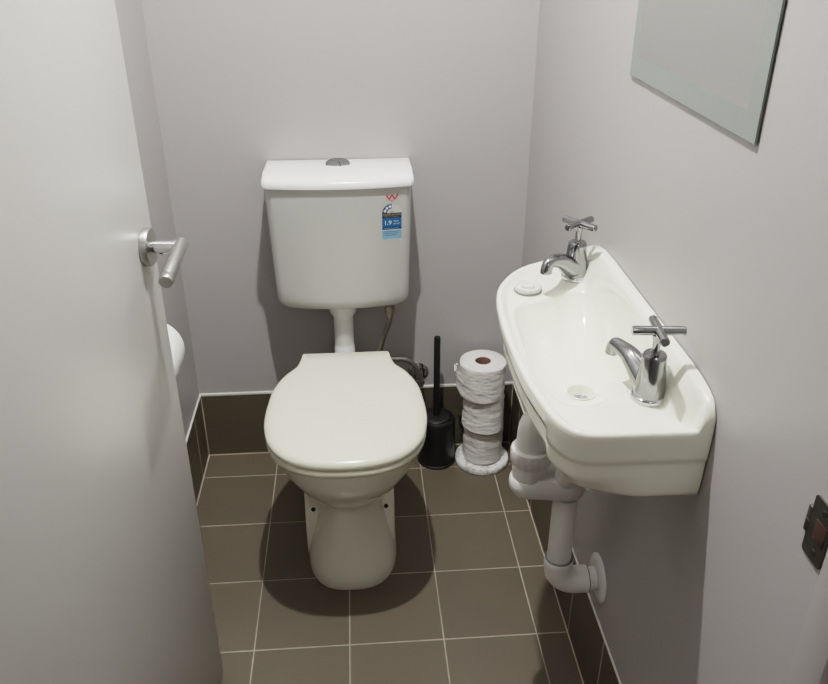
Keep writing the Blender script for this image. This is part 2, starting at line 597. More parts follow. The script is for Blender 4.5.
# pan: bowl and pedestal
def sup(a, y0, y1, e, n=96, xc=0.0):
    """plan ring: half width a, front y0, back y1, exponent e"""
    yc, b = 0.5 * (y0 + y1), 0.5 * (y1 - y0)
    out = []
    for i in range(n):
        t = 2 * pi * i / n
        c, s_ = cos(t), sin(t)
        out.append(Vector((xc + a * math.copysign(abs(c) ** (2 / e), c), yc + b * math.copysign(abs(s_) ** (2 / e), s_))))
    return out
prof = [  # z, half width, front, back, exponent
    (0.000, 0.1075, -0.551, -0.20, 2.75), (0.006, 0.1080, -0.553, -0.20, 2.75), (0.030, 0.1050, -0.550, -0.20, 2.7), (0.060, 0.099, -0.545, -0.20, 2.6), (0.090, 0.0905, -0.5395, -0.20, 2.5),
    (0.130, 0.0805, -0.533, -0.20, 2.4), (0.170, 0.0745, -0.528, -0.20, 2.3), (0.200, 0.0730, -0.526, -0.20, 2.2), (0.218, 0.078, -0.530, -0.20, 2.1), (0.232, 0.092, -0.543, -0.20, 2.05),
    (0.245, 0.110, -0.561, -0.195, 2.0), (0.260, 0.1255, -0.579, -0.19, 2.0), (0.280, 0.1395, -0.598, -0.185, 2.0), (0.305, 0.1505, -0.616, -0.182, 2.05), (0.330, 0.1575, -0.630, -0.18, 2.1),
    (0.355, 0.162, -0.640, -0.177, 2.15), (0.375, 0.1645, -0.646, -0.175, 2.2), (0.388, 0.1655, -0.648, -0.173, 2.2), (0.393, 0.1635, -0.646, -0.174, 2.2), (0.3955, 0.158, -0.64, -0.178, 2.2)]
bm = bmesh.new()
loft(bm, [ring(sup(a, f, b, e), z) for z, a, f, b, e in prof])
# rear shelf that takes the flush connector
loft(bm, [ring(sup(a, f, b, 5), z) for z, a, f, b in ((0.20, 0.05, -0.30, -0.15), (0.27, 0.055, -0.30, -0.08), (0.33, 0.055, -0.30, -0.055), (0.336, 0.052, -0.30, -0.058))])
pan = tp('pan', bm, 'ceramic', angle=60)
# side wings with the floor fixings
for s in (-1, 1):
    bm = bmesh.new()
    sec = []
    for z, yf, xo, xi in ((0.0, -0.436, 0.1040, 0.04), (0.03, -0.440, 0.1045, 0.04), (0.06, -0.443, 0.1045, 0.04), (0.10, -0.440, 0.1045, 0.04), (0.14, -0.431, 0.1045, 0.04), (0.20, -0.417, 0.1045, 0.04), (0.262, -0.407, 0.105, 0.04)):
        r = []
        rr = 0.008
        for x, y in ((xi, yf), (xo - rr, yf)):
            r.append(Vector((TX - 0.0025 + s * x, y, z)))
        for k in range(1, 5):
            a = radians(k * 22.5)
            r.append(Vector((TX - 0.0025 + s * (xo - rr + rr * sin(a)), yf + rr - rr * cos(a), z)))
        r += [Vector((TX - 0.0025 + s * xo, -0.21, z)), Vector((TX - 0.0025 + s * xi, -0.21, z))]
        sec.append(r)
    loft(bm, sec)
    wing = tp('pan_flange', bm, 'ceramic', angle=60)
    bm = bmesh.new()
    lathe(bm, [(0.0052, -0.002), (0.0052, 0.0008), (0.003, 0.0014), (0.0, 0.0012)], origin=(TX - 0.0025 + s * 0.0845, -0.4315, 0.140), axis=(0, -1, 0.2), n=20)
    sc = tp('fixing_hole', bm, 'dark', parent=wing)
    sc['label'] = 'dark floor fixing hole'

# cistern body: bulged front, chamfered sides, tapering downwards
CX = 0.4075
def cist(half, depth, bul, ch, z, n=9, back=-0.001):
    """plan ring from the wall, round the front, back to the wall"""
    pts = [Vector((CX + half, back, z)), Vector((CX + half, -depth + ch * 1.35, z))]
    for k in range(1, 4):
        t = k / 4
        pts.append(Vector((CX + half - ch * (t ** 1.6), -depth + ch * 1.35 * (1 - t) ** 1.25, z)))
    fx = half - ch
    for k in range(n):
        u = 1 - 2 * k / (n - 1)
        pts.append(Vector((CX + fx * u, -depth - bul * (1 - u * u), z)))
    for k in range(3, 0, -1):
        t = k / 4
        pts.append(Vector((CX - half + ch * (t ** 1.6), -depth + ch * 1.35 * (1 - t) ** 1.25, z)))
    pts += [Vector((CX - half, -depth + ch * 1.35, z)), Vector((CX - half, back, z))]
    return pts
bm = bmesh.new()
rings = [cist(0.140, 0.098, 0.014, 0.040, 0.5095), cist(0.149, 0.116, 0.016, 0.034, 0.5105), cist(0.1555, 0.1270, 0.016, 0.028, 0.516), cist(0.1585, 0.1335, 0.015, 0.021, 0.5255), cist(0.1600, 0.1370, 0.0145, 0.017, 0.540), cist(0.1605, 0.1390, 0.0145, 0.016, 0.570)]
for z in (0.62, 0.70, 0.77, 0.829):
    t = (z - 0.57) / (0.833 - 0.57)
    rings.append(cist(0.1605 + 0.0050 * t, 0.139 + 0.027 * t, 0.0145, 0.016, z))
loft(bm, rings)
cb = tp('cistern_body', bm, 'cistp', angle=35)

bm = bmesh.new()
lid_prof = [(0.1665, 0.1675, 0.0150, 0.010, 0.8255), (0.1687, 0.1715, 0.0155, 0.010, 0.8272), (0.1697, 0.1725, 0.0155, 0.010, 0.832), (0.1695, 0.1712, 0.0155, 0.010, 0.8385), (0.1690, 0.1668, 0.0155, 0.011, 0.8440),
            (0.1677, 0.157, 0.015, 0.013, 0.8485), (0.1680, 0.142, 0.013, 0.014, 0.8512), (0.1650, 0.120, 0.011, 0.014, 0.8528), (0.1620, 0.09, 0.008, 0.013, 0.8533), (0.1590, 0.06, 0.005, 0.012, 0.8533), (0.155, 0.03, 0.002, 0.008, 0.8533), (0.151, 0.008, 0.0, 0.003, 0.8533)]
lid_rings = [cist(*p) for p in lid_prof]
for rg in lid_rings:
    for v in rg:
        v.z = min(v.z, 0.8445 + 0.13 * max(0.0, -v.y), 0.852 - 0.11 * max(0.0, abs(v.x - CX) - 0.145) + 0.0015)
loft(bm, lid_rings)
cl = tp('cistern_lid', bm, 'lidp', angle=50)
# dual flush button
bm = bmesh.new()
bo = Vector((TX - 0.002, -0.074, 0.8528)); ax = Vector((0, -0.20, 1)).normalized()
lathe(bm, [(0.0275, -0.002), (0.0285, 0.0), (0.0282, 0.0024), (0.0262, 0.0032), (0.0258, 0.0026), (0.018, 0.0036), (0.008, 0.0042), (0.0, 0.0044)], origin=bo, axis=ax, n=40)
fb = tp('flush_button', bm, 'chromed', parent=cl, angle=30)
fb['label'] = 'round chrome dual flush button'
bm = bmesh.new()
tube(bm, [bo + ax * 0.0040 + Vector((-0.002 + 0.009 * sin(t * 1.4), 0.024 - 0.05 * t * 0.95, 0.0025 - 0.0048 * t)) for t in [i / 10 for i in range(11)]], 0.0009, n=8)
tp('button_split', bm, 'dark', parent=cl)

# labels on the cistern's front: red mark and water rating sticker
def cist_y(x, z):
    t = (z - 0.57) / (0.833 - 0.57)
    half, depth = 0.1605 + 0.005 * t, 0.139 + 0.027 * t
    u = (x - CX) / (half - 0.016)
    return -depth - 0.0145 * (1 - u * u)
def sticker_bm():
    return bmesh.new()
SX0, SX1, SZ0, SZ1 = 0.504, 0.5485, 0.694, 0.787
def sp_(x, z, lift):
    return Vector((x, z, lift))
def bend(bm):
    """(x, z, lift) -> on the cistern's curved face"""
    for v in bm.verts:
        x, z, l = v.co
        v.co = Vector((x, cist_y(x, z) - 0.0004 - l, z))
def rect(bm, x0, x1, z0, z1, l, mat, nx=4):
    for k in range(nx):
        a, b = x0 + (x1 - x0) * k / nx, x0 + (x1 - x0) * (k + 1) / nx
        quad(bm, [sp_(a, z0, l), sp_(b, z0, l), sp_(b, z1, l), sp_(a, z1, l)], mat)
def arc(bm, cx, cz, r0, r1, a0, a1, l, mat, n=16):
    for k in range(n):
        p, q = radians(a0 + (a1 - a0) * k / n), radians(a0 + (a1 - a0) * (k + 1) / n)
        quad(bm, [sp_(cx + r0 * cos(p), cz + r0 * sin(p), l), sp_(cx + r1 * cos(p), cz + r1 * sin(p), l), sp_(cx + r1 * cos(q), cz + r1 * sin(q), l), sp_(cx + r0 * cos(q), cz + r0 * sin(q), l)], mat)
def star(bm, cx, cz, r, l, mat):
    pts = [sp_(cx + (r if k % 2 == 0 else r * 0.45) * sin(k * pi / 5), cz + (r if k % 2 == 0 else r * 0.45) * cos(k * pi / 5), l) for k in range(10)]
    c = bm.verts.new(sp_(cx, cz, l))
    vs = [bm.verts.new(p) for p in pts]
    for k in range(10):
        bm.faces.new((vs[k], vs[(k + 1) % 10], c)).material_index = mat
SM = ['blue', 'navy', 'pale', 'blank', 'ink', 'white', 'tan']
bm = bmesh.new()
scx, zr = 0.5 * (SX0 + SX1), 0.7635
Ro = (SX1 - SX0) / 2
arc(bm, scx, zr, 0.0, Ro, 0, 90, 0.0000, 3)
arc(bm, scx, zr, 0.0, 0.0105, 90, 180, 0.0, 3)
arc(bm, scx, zr, 0.0105, Ro, 90, 180, 0.0, 1)
for a in (104, 132, 160):
    star(bm, scx + 0.0165 * cos(radians(a)), zr + 0.0165 * sin(radians(a)), 0.0046, 0.0003, 5)
arc(bm, scx, zr, 0.0, 0.0055, 0, 180, 0.0003, 6)
rect(bm, SX0, SX1, 0.7515, zr, 0.0, 4)
rect(bm, SX0, SX1, 0.7300, 0.7515, 0.0, 0)
rect(bm, SX0, SX1, 0.7215, 0.7300, 0.0, 1)
rect(bm, SX0, SX1, SZ0 + 0.004, 0.7215, 0.0, 2)
rect(bm, SX0, SX1, SZ0, SZ0 + 0.004, 0.0, 3)
rect(bm, SX0, SX1, 0.7205, 0.7220, 0.0003, 5)
X, Z = (1, 0, 0), (0, 1, 0)
text_mesh(bm, 'WATER RATING', 0.0058, (scx, 0.7582, 0.0003), X, Z, 6)
rect(bm, SX0 + 0.002, SX1 - 0.002, 0.7568, 0.7573, 0.0003, 6)
text_mesh(bm, 'www.waterrating.gov.au', 0.0034, (scx, 0.7533, 0.0003), X, Z, 6)
text_mesh(bm, '1.9', 0.0150, (SX0 + 0.0035, 0.7350, 0.0003), X, Z, 5, 'LEFT')
text_mesh(bm, 'litres', 0.0055, (SX0 + 0.0265, 0.7415, 0.0003), X, Z, 5, 'LEFT')
text_mesh(bm, 'per flush', 0.0045, (SX0 + 0.0255, 0.7355, 0.0003), X, Z, 5, 'LEFT')
rect(bm, SX0 + 0.003, SX1 - 0.006, 0.7250, 0.7262, 0.0003, 2)
for k, z in enumerate((0.7170, 0.7125, 0.7080)):
    rect(bm, SX0 + 0.003 + 0.002 * k, SX1 - 0.003 - 0.004 * k, z, z + 0.0009, 0.0003, 1)
bend(bm)
me_o = tp('rating_sticker', bm, SM, parent=cb, smooth=False)
me_o['label'] = 'blue and white water rating sticker with three stars'
bm = bmesh.new()
def stroke(bm, a, b, w, l, mat):
    a, b = Vector(a), Vector(b)
    d = (b - a).normalized(); nrm = Vector((-d.y, d.x)) * w / 2
    quad(bm, [sp_(*(a + nrm), l), sp_(*(a - nrm), l), sp_(*(b - nrm), l), sp_(*(b + nrm), l)], mat)
wx, wz = 0.527, 0.8005
for k, (a, b) in enumerate((((-0.0135, 0.0075), (-0.0065, -0.0035)), ((-0.0065, -0.0035), (0.0, 0.0065)), ((0.0, 0.0065), (0.0065, -0.0035)), ((0.0065, -0.0035), (0.0135, 0.0075)))):
    stroke(bm, (wx + a[0], wz + a[1]), (wx + b[0], wz + b[1]), 0.0030, 0.0001 * k, 0)
rect(bm, wx - 0.0075, wx + 0.0075, wz - 0.0066, wz - 0.0056, 0.0, 0)
arc(bm, wx, wz - 0.0095, 0.0, 0.0022, 0, 360, 0.0, 1, 12)
bend(bm)
o = tp('red_mark', bm, ['red', 'tan'], parent=cb, smooth=False)
o['label'] = 'small red W mark'

# flush pipe from the cistern to the pan
bm = bmesh.new()
FP = -0.086
lathe(bm, [(0.0335, 0.514), (0.0335, 0.489), (0.0315, 0.481), (0.0255, 0.472), (0.0245, 0.469), (0.0245, 0.40), (0.0245, 0.30)], origin=(TX - 0.005, FP, 0), n=36)
tp('flush_pipe', bm, 'pvc', angle=35)
bm = bmesh.new()
lathe(bm, [(0.0262, 0.320), (0.0262, 0.376), (0.0258, 0.384), (0.0250, 0.390), (0.0246, 0.392)], origin=(TX - 0.005, FP, 0), n=36)
tp('pan_connector', bm, 'lidp', angle=35)
bm = bmesh.new()
lathe(bm, [(0.013, 0.514), (0.013, 0.5075), (0.010, 0.5055)], origin=(0.322, -0.10, 0), n=20)
tp('cistern_plug', bm, 'plastic')

# water hose
bm = bmesh.new()
hp = smooth_path([(0.5215, -0.09, 0.505), (0.5215, -0.09, 0.470), (0.520, -0.088, 0.450), (0.508, -0.085, 0.415), (0.497, -0.08, 0.375), (0.496, -0.072, 0.345), (0.507, -0.062, 0.326), (0.533, -0.055, 0.322), (0.565, -0.05, 0.314), (0.590, -0.046, 0.290), (0.599, -0.045, 0.256)], 6)
tube(bm, hp, 0.0066, n=14)
tp('supply_hose', bm, 'braid')['label'] = 'flexible braided metal water hose'
bm = bmesh.new()
lathe(bm, [(0.0095, 0.514), (0.0095, 0.498), (0.0125, 0.495), (0.0125, 0.476), (0.009, 0.474), (0.009, 0.466)], origin=(0.5215, -0.09, 0), n=6)
tp('hose_nut', bm, 'braid', smooth=False)

# ------------------------------------------------------------------ stop valve on the back wall
sv = thing('stop_valve', 'chrome stop valve with round wall flange behind the toilet seat', 'valve', (0.600, 0.0, 0.2475))
bm = bmesh.new()
lathe(bm, [(0.029, 0.0005), (0.029, 0.002), (0.022, 0.006), (0.013, 0.008), (0.011, 0.008), (0.011, 0.03)], axis=(0, -1, 0), n=36)
link('wall_flange', bm, 'chrome', sv)
bm = bmesh.new()
lathe(bm, [(0.010, -0.018), (0.0125, -0.016), (0.0125, 0.006), (0.010, 0.009)], origin=(0, -0.045, 0.0), n=24)
lathe(bm, [(0.011, 0.02), (0.0125, 0.030), (0.0125, 0.047), (0.009, 0.049)], axis=(0, -1, 0), n=24)
link('valve_body', bm, 'chromed', sv)
bm = bmesh.new()
lathe(bm, [(0.006, 0.048), (0.006, 0.052), (0.0125, 0.053), (0.0135, 0.055), (0.0135, 0.060), (0.011, 0.062), (0.0, 0.063)], axis=(0, -1, 0), n=10)
link('valve_handle', bm, 'chromed', sv, smooth=False)

# ------------------------------------------------------------------ basin on the right wall
bas = thing('wash_basin', 'small cream ceramic hand basin with raised back edge on the right wall', 'basin', (W, -0.84, 0.705))
def bp(name, bm, mat, parent=None, **kw):
    o = link(name, bm, mat, parent or bas, **kw)
    o.data.transform(Matrix.Translation(-bas.location))
    return o
XW = W - 0.0015
OUT = [(XW, -1.131), (0.83, -1.1308), (0.78, -1.1300), (0.74, -1.1290), (0.715, -1.1255), (0.697, -1.113), (0.683, -1.088), (0.674, -1.05), (0.667, -1.00), (0.6635, -0.955), (0.6615, -0.90), (0.6615, -0.84),
       (0.6645, -0.78), (0.670, -0.73), (0.679, -0.69), (0.695, -0.655), (0.717, -0.622), (0.745, -0.596), (0.785, -0.574), (0.83, -0.560), (XW, -0.551)]
dense = []
P = [Vector(p) for p in OUT]
for i in range(len(P) - 1):
    p0, p1, p2, p3 = P[max(i - 1, 0)], P[i], P[i + 1], P[min(i + 2, len(P) - 1)]
    for s in range(16):
        t = s / 16
        dense.append(0.5 * ((2 * p1) + (p2 - p0) * t + (2 * p0 - 5 * p1 + 4 * p2 - p3) * t * t + (3 * p1 - p0 - 3 * p2 + p3) * t ** 3))
dense.append(P[-1])
# open polyline (front) with even spacing, then the straight side on the wall
def open_resample(poly, n):
    L = [0.0]
    for a, b in zip(poly, poly[1:]):
        L.append(L[-1] + (b - a).length)
    out, k = [], 0
    for s in range(n):
        d = L[-1] * s / (n - 1)
        while k < len(poly) - 2 and L[k + 1] < d:
            k += 1
        t = (d - L[k]) / max(L[k + 1] - L[k], 1e-9)
        out.append(poly[k] * (1 - t) + poly[k + 1] * t)
    return out
NF, NB = 150, 70
front = open_resample(dense, NF)
back = [Vector((XW, -0.551 + (-1.131 + 0.551) * k / (NB + 1))) for k in range(1, NB + 1)]
OUTL = front + back
NO = len(OUTL)
BC = Vector((0.776, -0.893))
DR = (0.776, -0.893)
BE = [(0.692, -0.80), (0.688, -0.88), (0.690, -0.96), (0.698, -1.01), (0.715, -1.036), (0.745, -1.040), (0.772, -1.022), (0.790, -0.995), (0.812, -0.980), (0.836, -0.966), (0.8475, -0.94), (0.849, -0.88), (0.849, -0.80),
      (0.847, -0.735), (0.835, -0.704), (0.812, -0.694), (0.790, -0.700), (0.768, -0.716), (0.742, -0.729), (0.715, -0.737), (0.699, -0.757)]
bec = closed_curve(BE, 600)
bang = sorted((math.atan2((p - BC).y, (p - BC).x), (p - BC).length) for p in bec)
def brad(a):
    import bisect
    i = bisect.bisect(bang, (a, 0))
    if i == 0 or i == len(bang):
        return bang[0][1]
    (a0, r0), (a1, r1) = bang[i - 1], bang[i]
    return r0 + (r1 - r0) * (a - a0) / max(a1 - a0, 1e-9)
ZTOP = [(-1.1312, 0.822), (-1.1295, 0.829), (-1.126, 0.837), (-1.117, 0.8455), (-1.10, 0.8510), (-1.075, 0.8545), (-1.04, 0.856), (-0.70, 0.857), (-0.65, 0.8555), (-0.61, 0.848), (-0.58, 0.835), (-0.56, 0.8195), (-0.551, 0.812)]
DECK, RIM = 0.7995, 0.809
fpts = dense
def dist_front(p):
    best = 9
    for a, b in zip(fpts[::4], fpts[4::4]):
        d = b - a
        t = max(0, min(1, (p - a).dot(d) / max(d.length_squared, 1e-12)))
        best = min(best, (p - a - d * t).length)
    return best
BOT = 0.722
def ztop(p):
    v = p - BC
    a = math.atan2(v.y, v.x)
    b = v.length / max(brad(a), 1e-6)
    d = dist_front(p)
    z = DECK + (RIM - DECK) * (1 - sstep(0.006, 0.020, d))
    if d < 0.005:
        z -= 0.005 * (1 - math.sqrt(max(0.0, 1 - (1 - d / 0.005) ** 2)))
    # raised back edge
    w = sstep(W - 0.044 + 0.024 * (1 - sstep(-1.12, -1.075, p.y)), W - 0.011, p.x)
    zt = lerp_table(ZTOP, p.y)
    if zt > RIM:
        z = z + max(zt - z, 0) * w
    # bowl
    if b < 1.08:
        depth = (DECK - BOT)
        k = (1 - min(b / 1.04, 1.0) ** (3.0 + 2.5 * sstep(0.0, 0.7, -v.y / max(v.length, 1e-6))))
        soft = sstep(1.10, 0.96, b)
        z = z - depth * k * 1.0 * (1 if b < 1 else soft)
    if (p - Vector(DR)).length < 0.021:
        z -= 0.016
    # tap pads
    for q in TAPS:
        r = (p - q).length
        z = max(z, z + 0.0035 * (1 - sstep(0.026, 0.034, r)) if b > 1.02 else z)
    return z
TAPS = [Vector((0.8195, -1.040)), Vector((0.821, -0.645))]
fr = []
for p in OUTL:
    v = p - BC
    a = math.atan2(v.y, v.x)
    e = brad(a) / v.length
    L_ = v.length
    a1 = 0.0215 / L_
    s_ = [0.0, 0.010 / L_, 0.0195 / L_, 0.0207 / L_, a1] + [a1 + (e - a1) * t for t in (0.1, 0.2, 0.3, 0.4, 0.5, 0.58, 0.66, 0.73, 0.79, 0.84, 0.88, 0.915, 0.945, 0.97, 0.99)] + [e * t for t in (1.01, 1.03, 1.055, 1.085)]
    e2 = min(e * 1.085, 0.97)
    rem = 1 - e2
    s_ += [e2 + rem * t for t in (0.10, 0.2, 0.3, 0.4, 0.5, 0.58, 0.66, 0.73, 0.79, 0.84, 0.88, 0.91, 0.935, 0.955, 0.97, 0.982, 0.991, 1.0)]
    fr.append(s_)
NR = len(fr[0])
bm = bmesh.new()
zc = ztop(BC)
cv = bm.verts.new((BC.x, BC.y, zc))
grid = []
for i, p in enumerate(OUTL):
    col = []
    for k in range(1, NR):
        q = BC + (p - BC) * fr[i][k]
        col.append(bm.verts.new((q.x, q.y, ztop(q))))
    grid.append(col)
for i in range(NO):
    j = (i + 1) % NO
    bm.faces.new((cv, grid[i][0], grid[j][0]))
    for k in range(NR - 2):
        bm.faces.new((grid[i][k], grid[i][k + 1], grid[j][k + 1], grid[j][k]))
# outer skin below the rim: ends plain with a step, front with the finger groove
def onorm(i):
    t = (OUTL[(i + 1) % NO] - OUTL[i - 1]).normalized()
    n = Vector((t.y, -t.x))
    if n.dot(OUTL[i] - BC) < 0:
        n = -n
    return n
levels = [  # z, inset at the ends, inset at the front
    (0.7995, -0.0006, -0.0006), (0.790, 0.000, 0.000), (0.782, 0.0006, 0.002), (0.777, 0.0008, 0.011), (0.772, 0.001, 0.0175), (0.7645, 0.0012, 0.0190), (0.7625, 0.0036, 0.0190), (0.757, 0.0038, 0.0175), (0.754, 0.0040, 0.0120), (0.751, 0.0040, 0.0105), (0.744, 0.0042, 0.0110), (0.738, 0.0045, 0.016),
    (0.726, 0.0052, 0.030), (0.714, 0.0062, 0.045), (0.7065, 0.0085, 0.062), (0.7025, 0.013, 0.075), (0.7015, 0.020, 0.09)]
prev = [grid[i][-1] for i in range(NO)]
for z, ie, if_ in levels:
    cur = []
    for i, p in enumerate(OUTL):
        n = onorm(i)
        if i >= NF or i in (0, NF - 1):
            # wall side: stay on the wall, slide the ends in
            yy = p.y
            c = max(min(yy, -0.551 - ie), -1.131 + ie)
            cur.append(bm.verts.new((XW, c, z)))
            continue
        wf = sstep(0.70, 0.95, -n.x) * sstep(-1.075, -1.045, p.y) * (1 - sstep(-0.69, -0.64, p.y))
        wc = 0.0 if z > 0.735 else 0.42 * (1 - sstep(0.70, 0.80, p.x)) * (1 - sstep(-1.06, -1.02, p.y))
        ins = ie + (if_ - ie) * max(wf, wc)
        q = p - n * ins
        cur.append(bm.verts.new((min(q.x, XW), q.y, z)))
    for i in range(NO):
        j = (i + 1) % NO
        try:
            bm.faces.new((prev[i], prev[j], cur[j], cur[i]))
        except ValueError:
            pass
    prev = cur
c0 = bm.verts.new((0.79, -0.85, 0.7015))
for i in range(NO):
    bm.faces.new((prev[i], prev[(i + 1) % NO], c0))
bo_ = bp('basin_bowl', bm, 'ceramic', angle=65)
bo_['label'] = 'cream ceramic bowl with flat ends for the taps'
# waste outlet: a glazed recess sunk into the bowl with a small metal grate at its foot
bm = bmesh.new()
zd = ztop(Vector(DR)) + 0.016
lathe(bm, [(0.0232, 0.0016), (0.0222, 0.0022), (0.0205, 0.0014), (0.0190, -0.004), (0.0175, -0.010), (0.0168, -0.0115), (0.0, -0.0118)], origin=(DR[0], DR[1], zd), n=40, cap0=False, cap1=False)
dr = bp('drain', bm, 'ceramic')
dr['label'] = 'round drain recess with a small metal grate'
bm = bmesh.new()
lathe(bm, [(0.0140, -0.0116), (0.0140, -0.0100), (0.0115, -0.0095), (0.0100, -0.0105)], origin=(DR[0], DR[1], zd), n=32)
for a_ in (0, 60, 120):
    d = Vector((cos(radians(a_)), sin(radians(a_)), 0)) * 0.011
    tube(bm, [Vector((DR[0], DR[1], zd - 0.0102)) - d, Vector((DR[0], DR[1], zd - 0.0102)) + d], 0.0012, n=8)
bp('drain_grate', bm, 'chrome', parent=dr)
bm = bmesh.new()
lathe(bm, [(0.030, 0.0), (0.030, -0.008), (0.0235, -0.010), (0.0235, -0.06)], origin=(DR[0], DR[1], 0.7012), n=36)
bp('waste_outlet', bm, 'pvc')

# ------------------------------------------------------------------ taps
def make_tap(name, label, base, spout_dir, reach, tipz, arm_rot, tilt=0.0):
    t = thing(name, label, 'tap', base, group=None)
    bm = bmesh.new()
    lathe(bm, [(0.0228, 0.0), (0.0236, 0.001), (0.0236, 0.006), (0.0222, 0.0078), (0.0212, 0.0082)], n=40)
    o = link('base_ring', bm, 'chrome', t)
    bm = bmesh.new()
    lathe(bm, [(0.0208, 0.0078), (0.0205, 0.012), (0.0196, 0.024), (0.0182, 0.038), (0.0168, 0.052), (0.0158, 0.062), (0.0152, 0.0655), (0.0138, 0.0672), (0.0, 0.0676)], n=40)
    link('tap_body', bm, 'chromed', t, angle=30)
    d = Vector((spout_dir[0], spout_dir[1], 0)).normalized()
    up = Vector((0, 0, 1))
    pts = smooth_path([d * 0.004 + up * 0.020, d * 0.018 + up * 0.026, d * (reach * 0.55) + up * (tipz * 0.5 + 0.022), d * (reach * 0.84) + up * (tipz + 0.007), d * (reach * 0.97) + up * (tipz + 0.006), d * (reach * 1.03) + up * (tipz - 0.003), d * (reach * 1.04) + up * (tipz - 0.009)], 5)
    n = len(pts)
    rad = [0.0185 - (0.0185 - 0.0098) * sstep(0.0, 0.62, k / (n - 1)) for k in range(n)]
    bm = bmesh.new()
    tube(bm, pts, rad, n=24)
    link('spout', bm, 'chromed', t, angle=50)
    bm = bmesh.new()
    lathe(bm, [(0.0082, 0.0), (0.0082, 0.003), (0.006, 0.0035)], origin=pts[-1] + up * 0.0015, axis=pts[-1] - pts[-2], n=20)
    link('spout_nozzle', bm, 'chrome', t)
    bm = bmesh.new()
    lathe(bm, [(0.0075, 0.066), (0.0058, 0.0685), (0.0052, 0.072), (0.0052, 0.086), (0.0072, 0.091), (0.0078, 0.094)], n=24)
    link('stem', bm, 'chromed', t)
    bm = bmesh.new()
    for a in (arm_rot, arm_rot + 90):
        v = Vector((cos(radians(a)), sin(radians(a)), 0))
        lathe(bm, [(0.0048, -0.0335), (0.0060, -0.0325), (0.0062, -0.031), (0.0062, 0.031), (0.0060, 0.0325), (0.0048, 0.0335)], origin=(0, 0, 0.0995), axis=v, n=24)
    link('cross_handle', bm, 'chromed', t, angle=30)
    return t
make_tap('basin_tap', 'chrome cross-handle tap at the near end of the basin, closest to the doorway', (TAPS[0].x, TAPS[0].y, DECK + 0.003), (-0.34, 0.94), 0.080, 0.036, -6)
make_tap('basin_tap', 'chrome cross-handle tap at the far end of the basin, beside the white plug', (TAPS[1].x, TAPS[1].y, DECK + 0.003), (-0.74, -0.67), 0.086, 0.046, 38)
for i, o in enumerate([o for o in COL.objects if o.name.startswith('basin_tap')]):
    o['group'] = 'chrome basin taps'

# ------------------------------------------------------------------ basin plug lying on the far ledge
bm = bmesh.new()
pl = thing('basin_plug', 'round white sink plug lying on the far ledge of the basin', 'plug', (0.731, -0.687, DECK + 0.0012))
lathe(bm, [(0.0195, 0.002), (0.0222, 0.003), (0.0228, 0.007), (0.0222, 0.0095), (0.0200, 0.0108), (0.0185, 0.0095), (0.0165, 0.0065), (0.0130, 0.0062)], n=44)
link('plug_disc', bm, 'pvc', pl, angle=30)
bm = bmesh.new()
lathe(bm, [(0.0222, 0.0002), (0.0236, 0.0006), (0.0236, 0.0020), (0.0225, 0.0026)], n=44)
link('rubber_ring', bm, 'grey', pl, angle=30)['label'] = 'grey rubber ring'
bm = bmesh.new()
lathe(bm, [(0.0115, 0.007), (0.0115, 0.0105), (0.0098, 0.0125), (0.005, 0.0135), (0.0, 0.0136)], n=32)
link('plug_knob', bm, 'plastic', pl, angle=30)

# ------------------------------------------------------------------ waste trap under the basin
PX, PY = 0.790, -0.832
TRX, TRY = 0.7255, -0.822
tr = thing('waste_trap', 'white plastic waste trap and pipe under the basin', 'pipe', (PX, PY, 0.27))
def trp(name, bm, mat='pvc', parent=None, **kw):
    o = link(name, bm, mat, parent or tr, **kw)
    o.data.transform(Matrix.Translation(-tr.location))
    return o
bm = bmesh.new()   # housing: cup under the cap running back to the pipe
zb, zt = 0.487, 0.53
D = Vector((PX - TRX, PY - TRY, 0))
def stad(r0, r1, z, n=28):
    a0 = math.atan2(D.y, D.x)
    out = []
    for k in range(n):
        a = a0 + pi / 2 + pi * k / (n - 1)
        out.append(Vector((TRX + r0 * cos(a), TRY + r0 * sin(a), z)))
    for k in range(n):
        a = a0 - pi / 2 + pi * k / (n - 1)
        out.append(Vector((PX + r1 * cos(a), PY + r1 * sin(a), z)))
    return out
loft(bm, [stad(0.018, 0.020, zb - 0.006), stad(0.028, 0.028, zb - 0.002), stad(0.0335, 0.032, zb + 0.007), stad(0.0345, 0.033, zb + 0.016), stad(0.0335, 0.032, zb + 0.024), stad(0.031, 0.031, zb + 0.030), stad(0.030, 0.031, 0.5180), stad(0.028, 0.029, 0.5240), stad(0.022, 0.022, 0.5260)])
lathe(bm, [(0.0305, 0.5000), (0.0305, 0.5700)], origin=(TRX, TRY, 0), n=40)
trp('trap_housing', bm, angle=40)
bm = bmesh.new()
ridge = []
n = 96
def nutr(r, z):
    return [Vector((TRX + (r + (0.0009 if (i // 3) % 2 else 0)) * cos(2 * pi * i / n), TRY + (r + (0.0009 if (i // 3) % 2 else 0)) * sin(2 * pi * i / n), z)) for i in range(n)]
loft(bm, [nutr(0.0315, 0.5450), nutr(0.0335, 0.5470), nutr(0.0338, 0.5690), nutr(0.0328, 0.5735), nutr(0.026, 0.5750)])
trp('cap_nut', bm, angle=60)
bm = bmesh.new()
lathe(bm, [(0.0265, 0.5700), (0.0262, 0.5880), (0.0255, 0.6060), (0.0238, 0.6200), (0.0205, 0.6305), (0.0155, 0.6380), (0.009, 0.6420), (0.0, 0.6435)], origin=(TRX, TRY, 0), n=40)
trp('trap_cap', bm, angle=60)['label'] = 'domed white cap'
bm = bmesh.new()   # inlet from the basin outlet down into the housing
